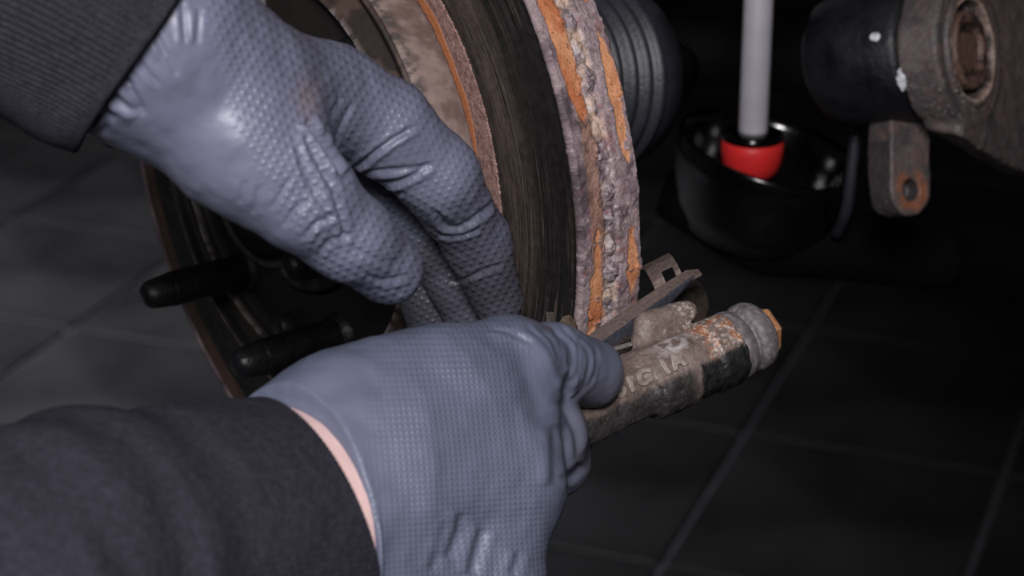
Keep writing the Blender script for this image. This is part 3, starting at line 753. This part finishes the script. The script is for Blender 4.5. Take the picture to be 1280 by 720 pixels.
# lower arm carrying the perch, running to the right and down behind
V, Fc = tube([c2w(C(830, 240, 1090)), c2w(C(900, 262, 1085)), c2w(C(960, 285, 1075)), c2w(C(1040, 300, 1085)), c2w(C(1180, 330, 1130))], [.012, .02, .024, .02, .014], 24)
mesh('control_arm', V, Fc, M['matte_black'], per)
hose = mesh('brake_hose', *tube([c2w(C(1080, 60, 1010)), c2w(C(1073, 130, 1015)), c2w(C(1066, 200, 1020)), c2w(C(1058, 262, 1030)), c2w(C(1046, 292, 1050))], [.0028]*5, 12), M['rubber'])
tag(hose, 'thin black brake hose hanging between damper rod and caliper', 'hose')
# underbody pieces above and behind
def wbox(name, c0, hs, m, parent=None, rot=0):
    V, Fc = boxmesh(hs[0], hs[1], -hs[2], hs[2], .006); V = np.array(V); R_ = np.array(Matrix.Rotation(rot, 3, 'Z')); return mesh(name, (R_ @ V.T).T+np.array(c0), Fc, m, parent, smooth=False)
body = empty('car_underbody', (.7, 1.7, 1.12), 'dark car underbody and subframe filling the upper background', 'car underbody')
wbox('floor_pan', (.95, 1.9, 1.14), (1.05, .95, .02), M['matte_black'], body)
V, Fc = tube([c2w(C(700, 90, 1290)), c2w(C(850, 62, 1280)), c2w(C(1000, 75, 1290)), c2w(C(1150, 40, 1320))], [.014, .018, .02, .02], 20)
mesh('subframe_tube', V, Fc, M['matte_black'], body)

# ------------------------------------------------------------------ the mechanic: two forearms, gloves and sleeves
per_ = empty('person', c2w(C(-300, 500, 420)), 'mechanic reaching in from the left, dark sleeves and blue-grey nitrile gloves', 'person')
gcol = srgb(103, 105, 125)
def glove(name, f, lo, hi, lines, mk, uvdir, label, dots, tintf=None, mt='glove', h=2.4):
    V, Q = nets(f, lo, hi, h, 2, 3)
    g = grad(f, V, .4); N = g/np.linalg.norm(g, axis=1)[:, None]
    dn_ = crease(V, N, lines)
    V2 = V+N*dn_[:, None]
    S = pix(V); mask = dots(S)
    u, v = uvdir
    uv = np.stack([V@u, V@v, 0*V[:, 0]], 1)
    c = np.zeros((len(V), 3))+gcol
    if tintf is not None: c = tintf(c, S, V)
    ob = mesh(name, c2w(V2), Q, M[mt], per_, col=c, uv=uv, mask=mask)
    tag(ob, label); return ob
# -- upper hand
hA_wr = J(185, 50, 592, 128); dA = np.array([.86, -.40, .30]); dA /= np.linalg.norm(dA); hA = [(hA_wr[0]-dA*34, 25.5), hA_wr, J(290, 125, 612, 112), J(405, 130, 640, 78)]
def f_A(P):
    f = cone(P, hA[0], hA[1])
    f = smin(f, cone(P, hA[1], J(300, 128, 614, 108)), 8)
    f = smin(f, cone(P, J(300, 128, 614, 108), J(412, 128, 642, 72)), 6)
    f = smin(f, cone(P, J(235, 95, 600, 110), J(322, 190, 600, 88)), 9)
    th_ = chain(P, [J(300, 175, 598, 92), J(378, 245, 602, 66), J(436, 296, 612, 53), J(487, 337, 628, 44)], 5)
    f = smin(f, th_, 5)
    ix = chain(P, [J(408, 128, 642, 72), J(480, 160, 650, 60), J(548, 222, 660, 50), J(594, 300, 684, 40), J(624, 374, 702, 32)], 4)
    f = smin(f, ix, 4)
    mf = chain(P, [J(400, 140, 665, 60), J(470, 215, 690, 44), J(530, 290, 704, 40), J(568, 345, 714, 36), J(588, 405, 722, 31)], 4)
    f = smin(f, mf, 2.0)
    rf = chain(P, [J(390, 160, 690, 55), J(450, 250, 712, 38), J(505, 320, 722, 36), J(532, 372, 728, 31), J(540, 425, 732, 27)], 3)
    f = smin(f, rf, 2.0)
    pk = chain(P, [J(350, 150, 690, 55), J(400, 230, 716, 34), J(450, 280, 724, 28), J(490, 330, 728, 26)], 3)
    f = smin(f, pk, 2.0)
    ax_ = hA[1][0]-hA[0][0]; ax_ /= np.linalg.norm(ax_)
    f = smax(f, -((P-hA_wr[0]+dA*22)@dA), 1)
    return f+(fbm(P*.07, 3, 3)-.5)*2.2
linesA = [([(128, 62), (150, 95), (168, 120), (180, 145)], 5, 1.0), ([(150, 38), (165, 62), (176, 82), (200, 108)], 4, .7), ([(183, 0), (188, 25), (196, 50), (206, 72)], 4, .7),
          ([(228, 0), (230, 30), (232, 55)], 4, .6), ([(250, 10), (248, 35), (246, 55)], 4, .5), ([(108, 92), (130, 112), (152, 128), (172, 142)], 5, .9, 1.0),
          ([(112, 118), (128, 130), (135, 150), (128, 168)], 5, .7), ([(104, 140), (120, 150), (130, 140), (146, 148)], 5, .7),
          ([(200, 45), (212, 75), (222, 95)], 4, .4), ([(140, 78), (156, 98), (166, 108)], 3.5, .8),
          ([(384, 150), (395, 168), (410, 190), (428, 218)], 5, 1.8, .9), ([(378, 160), (388, 185), (402, 212), (430, 250)], 4, .7, .8),
          ([(398, 205), (420, 250), (432, 290), (425, 310)], 4, .6, .9), ([(370, 175), (380, 215), (398, 250), (415, 275)], 4, .5),
          ([(428, 222), (455, 202), (490, 175), (520, 158)], 3.5, 1.1, .7), ([(430, 222), (470, 214), (505, 212), (540, 205)], 3.5, .7),
          ([(460, 228), (490, 230), (512, 222), (540, 205)], 4, .9, .8), ([(470, 235), (480, 245), (505, 240)], 3, .8),
          ([(540, 262), (565, 290), (590, 276), (622, 250)], 4, .9, .8), ([(545, 292), (572, 296), (600, 285)], 3, .8),
          ([(590, 345), (605, 338), (630, 330)], 3, .5), ([(560, 352), (580, 350), (598, 342)], 3, .5),
          ([(340, 262), (352, 240), (360, 225)], 4, .5), ([(355, 285), (368, 262), (385, 250)], 4, .6), ([(378, 300), (392, 280), (420, 268)], 4, .7, .8),
          ([(398, 318), (412, 300), (440, 292)], 4, .6, .8), ([(300, 255), (304, 240), (306, 225)], 5, .4), ([(316, 268), (322, 250), (324, 232)], 4, .4),
          ([(440, 310), (470, 325), (500, 330)], 5, .35), ([(455, 345), (480, 352), (510, 345)], 4, .5),
          ([(386, 130), (394, 100), (410, 80)], 7, .3), ([(404, 175), (416, 140), (426, 120)], 3, .6), ([(412, 190), (430, 150), (440, 130)], 3, .5)]
def dotsA(S):
    d = (S[:, 0]-262)+(S[:, 1]-50)*-.28
    m = sm(-15, 25, d-np.maximum(S[:, 1]-150, 0)*.25)
    m = m*(1-.55*np.exp(-((S[:, 0]-500)/70)**2-((S[:, 1]-200)/50)**2))
    return np.clip(m, 0, 1)
eA = np.array([.86, -.50, 0]); eB = np.array([.5, .86, 0]); e1_ = (eA+eB)/math.sqrt(2); e2_ = (eA-eB)/math.sqrt(2)
def tintA(c, S, V):
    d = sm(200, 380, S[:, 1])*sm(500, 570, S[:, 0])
    c = mixc(c, srgb(74, 74, 84), np.clip(d+sm(225, 330, S[:, 1])*sm(685, 700, V[:, 2]), 0, 1)*.95)  # index tip and rear fingers: dusty tone plus shade painted into the colour
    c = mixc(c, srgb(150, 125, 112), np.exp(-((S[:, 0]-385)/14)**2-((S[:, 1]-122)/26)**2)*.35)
    return c
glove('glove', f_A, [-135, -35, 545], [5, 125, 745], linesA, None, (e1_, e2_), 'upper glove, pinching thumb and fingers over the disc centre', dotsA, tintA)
# -- lower hand
WB = C(352, 672, 604); SBX = np.array([.66, .06, .75]); SBX /= np.linalg.norm(SBX)
def f_B(P):
    f = cone(P, (WB-SBX*15, 37.5), J(480, 600, 628, 150))
    f = smin(f, cone(P, J(440, 535, 614, 100), J(560, 500, 630, 90)), 14)
    f = smin(f, cone(P, J(480, 600, 616, 130), J(600, 600, 632, 98)), 8)
    f = smin(f, cone(P, J(560, 500, 630, 90), J(634, 462, 642, 60)), 7)
    f = smin(f, cone(P, J(470, 720, 616, 130), J(590, 730, 624, 84)), 8)
    f = smin(f, cone(P, J(600, 600, 632, 92), J(595, 730, 624, 80)), 8)
    f = smin(f, cone(P, J(634, 462, 642, 60), J(624, 600, 636, 76)), 8)
    ix = chain(P, [J(634, 460, 642, 58), J(690, 455, 660, 49), J(738, 467, 675, 42.5)], 3)
    f = smin(f, ix, 4)
    md = chain(P, [J(632, 520, 644, 60), J(676, 545, 658, 56), J(688, 574, 670, 47), J(672, 590, 700, 40), J(640, 580, 716, 36)], 4)
    f = smin(f, md, 3)
    rg_ = chain(P, [J(620, 620, 636, 60), J(640, 640, 655, 44), J(640, 650, 690, 40), J(610, 630, 712, 36)], 4)
    f = smin(f, rg_, 4)
    pk = chain(P, [J(600, 720, 626, 62), J(618, 720, 650, 42), J(615, 715, 676, 36), J(585, 690, 695, 32)], 4)
    f = smin(f, pk, 4)
    tb = chain(P, [J(480, 500, 620, 70), J(560, 470, 660, 52), J(630, 470, 700, 42), J(675, 490, 716, 36)], 5)
    f = smin(f, tb, 5)
    f = smax(f, -((P-(WB+SBX*(-.5)))@SBX), .8)
    # rolled bead at the cuff
    q = P-WB; z = q@SBX; rr_ = np.linalg.norm(q-z[:, None]*SBX, axis=1)
    f = smin(f, np.hypot(z-.5, rr_-38.2)-1.0, .8)
    return f+(fbm(P*.06, 3, 5)-.5)*2.0
linesB = [([(580, 640), (572, 670), (560, 700)], 7, .9, .8), ([(606, 660), (596, 690), (590, 720)], 7, .9, .9), ([(650, 690), (646, 705), (640, 720)], 6, .7, .8), ([(560, 650), (548, 690), (540, 715)], 6, .5),
          ([(655, 405), (690, 430), (704, 470), (708, 500)], 5, .6, .6), ([(690, 410), (715, 430), (716, 465), (704, 492)], 5, .9, .8), ([(712, 412), (738, 440), (736, 470), (716, 494)], 4, .5),
          ([(676, 408), (700, 432), (708, 460)], 4, .6, .8), ([(722, 425), (730, 450), (722, 480)], 3, .5), ([(744, 440), (750, 455), (748, 475)], 4, .3),
          ([(700, 500), (712, 520), (722, 545), (724, 575)], 6, 1.0, .6), ([(704, 600), (716, 592), (726, 580)], 5, .7, .8), ([(695, 530), (698, 570), (696, 610)], 9, 1.1, .5), ([(700, 408), (722, 428), (724, 462), (714, 480)], 2.5, .45, .9), ([(722, 415), (746, 436), (745, 465), (732, 488)], 2.5, .4, .9), ([(686, 406), (708, 430), (712, 470)], 2.5, .45, .9), ([(668, 405), (690, 424), (700, 450)], 2.5, .4, .9), ([(735, 470), (728, 490), (712, 500)], 2.5, .35, .9), ([(610, 410), (640, 416), (668, 430)], 3, .3, .9),
          ([(640, 420), (660, 455), (668, 500), (690, 540)], 12, .8, .4), ([(400, 500), (430, 480), (470, 470)], 14, .5, .5)]
def dotsB(S): return (sm(430, 520, S[:, 0])*.9+.1)*sm(690, 640, S[:, 0]+(S[:, 1]-480)*-.15)
fA2 = np.array([.97, .05, .2]); fB2 = np.array([0, 1., 0]); b1 = (fA2+fB2)/math.sqrt(2); b2 = (fA2-fB2)/math.sqrt(2)
def tintB(c, S, V):
    c = c*0+srgb(98, 103, 122); c = mixc(c, srgb(88, 93, 112), sm(560, 420, S[:, 1])*.5)  # upper part of the hand darkened in the colour to stand for shade
    return mixc(c, srgb(96, 92, 104), sm(690, 740, S[:, 0])*sm(450, 490, S[:, 1])*.6)
glove('glove', f_B, [-112, -135, 560], [50, 0, 742], linesB, None, (b1, b2), 'lower glove, gripping the cast bracket', dotsB, tintB, 'glove_near')

# skin forearms inside sleeves
def limb(name, c0, ax, rads, m, nth=64, label=None, wobf=None):
    n, u, v = frameax(ax); th_ = np.linspace(0, 2*math.pi, nth, endpoint=False)
    V = []; 
    for z, r in rads:
        V.append(c0+n*z+r*(np.cos(th_)[:, None]*u+np.sin(th_)[:, None]*v*1.0))
    V = np.concatenate(V); Q = [tuple(q) for q in gridq(len(rads), nth)]
    Q.append(tuple(range(nth))[::-1]); Q.append(tuple((len(rads)-1)*nth+k for k in range(nth)))
    o = mesh(name, c2w(V), Q, m, per_)
    if label: tag(o, label)
    return o
limb('forearm', WB, SBX, [(-60, 30), (-50, 35), (-20, 36.9), (-6, 37.2), (0, 37.2), (3, 36.8), (8, 33)], M['skin'], label='bare wrist showing between lower sleeve and glove')
axA = hA[1][0]-hA[0][0]; axA /= np.linalg.norm(axA)
limb('forearm', hA[1][0], dA, [(-80, 18), (-60, 22), (-30, 23), (-10, 22)], M['skin'])
# sleeves as knitted tubes
def sleeve(path, radii, m, endcut, fold, rib, nth=360, ns=150, label=None, nm='sleeve', sq=1.0, lip=3):
    """path of camera-frame points; returns tube with inward-turned hem"""
    P = np.array([p for p in path]); t = np.linspace(0, len(P)-1, ns)
    i = np.minimum(t.astype(int), len(P)-2); fr = (t-i)[:, None]
    # catmull
    g = lambda k: P[np.clip(k, 0, len(P)-1)]
    p0, p1, p2, p3 = g(i-1), g(i), g(i+1), g(i+2)
    c_ = .5*(2*p1+(p2-p0)*fr+(2*p0-5*p1+4*p2-p3)*fr**2+(3*p1-p0-3*p2+p3)*fr**3)
    r_ = np.interp(t, np.arange(len(P)), radii); d = np.gradient(c_, axis=0); d /= np.linalg.norm(d, axis=1)[:, None]
    th_ = np.linspace(0, 2*math.pi, nth, endpoint=False); V = []; S_ = []
    for k in range(ns):
        n, u, v = frameax(d[k]); L_ = np.linalg.norm(c_[-1]-c_[k])
        ro = r_[k]+fold(L_, th_)+rib(L_, th_)
        cut = endcut(th_)*sm(60, 0, L_)
        V.append(c_[k]+n*cut[:, None]+ro[:, None]*(np.cos(th_)[:, None]*u+np.sin(th_)[:, None]*v*sq))
    last = V[-1]; n, u, v = frameax(d[-1])
    for q, (dz, dr) in enumerate(((.7, -.8), (.7, -2.0), (-1, -2.6), (-12, -2.8))):
        V.append(last+n*dz+dr*(np.cos(th_)[:, None]*u+np.sin(th_)[:, None]*v))
    V = np.concatenate(V); return V, gridq(ns+4, nth)
# lower sleeve
E = WB-SBX*8
pB = [E-SBX*330+np.array([-10, -60, 0]), E-SBX*220+np.array([-5, -32, 0]), E-SBX*120+np.array([0, -10, 0]), E-SBX*50, E]
def foldB(L, t): return sm(30, 52, L)*(2.4*(1-abs(math.sin(L/8.5+.8*math.sin(L/17))))*2*np.clip(.7+.5*np.sin(t*2+L/30), 0, 1.2)+2.2*np.sin(L/11+2*np.sin(t))+1.0*np.sin(L/4+3*np.sin(t*1.0+1)))
V, Q = sleeve(pB, [46, 45, 42.5, 41, 39.6], None, lambda t: np.minimum(7.2, 16*(1-np.cos(t-.84))), foldB, lambda L, t: sm(52, 48, L)*.12*np.sin(t*150), nth=480, ns=200)
tag(mesh('sleeve', c2w(V), Q, M['fabric'], per_), 'lower black sleeve, wrinkled, close to the camera')
# upper sleeve with ribbed cuff
EA = C(166, 53, 588); dA = C(160, 52, 598)-C(-60, -22, 566); dA /= np.linalg.norm(dA)
dA = np.array([.86, -.40, .30]); dA /= np.linalg.norm(dA)
dE = np.array([.84, -.46, .30]); dE /= np.linalg.norm(dE)
pA = [EA-dA*240+np.array([0, 4, 0]), EA-dA*150, EA-dA*80+np.array([0, 0, 0]), EA-dE*38, EA]
def foldA(L, t): return 1.6*np.sin(2*t+L/22)*sm(0, 40, L)+1.2*np.exp(-((L-9)/9)**2)*np.sin(t*3+1)+sm(40, 90, L)*1.5*np.sin(L/9+np.sin(t*2))
V, Q = sleeve(pA, [41, 39, 37, 35.5, 33.5], None, lambda t: 2.0*np.sin(2*t), foldA, lambda L, t: .38*np.sin(t*118)*sm(1.0, 6, L), nth=940, ns=90)
tag(mesh('sleeve', c2w(V), Q, M['knit'], per_), 'upper charcoal sleeve with lengthwise ribbed cuff')
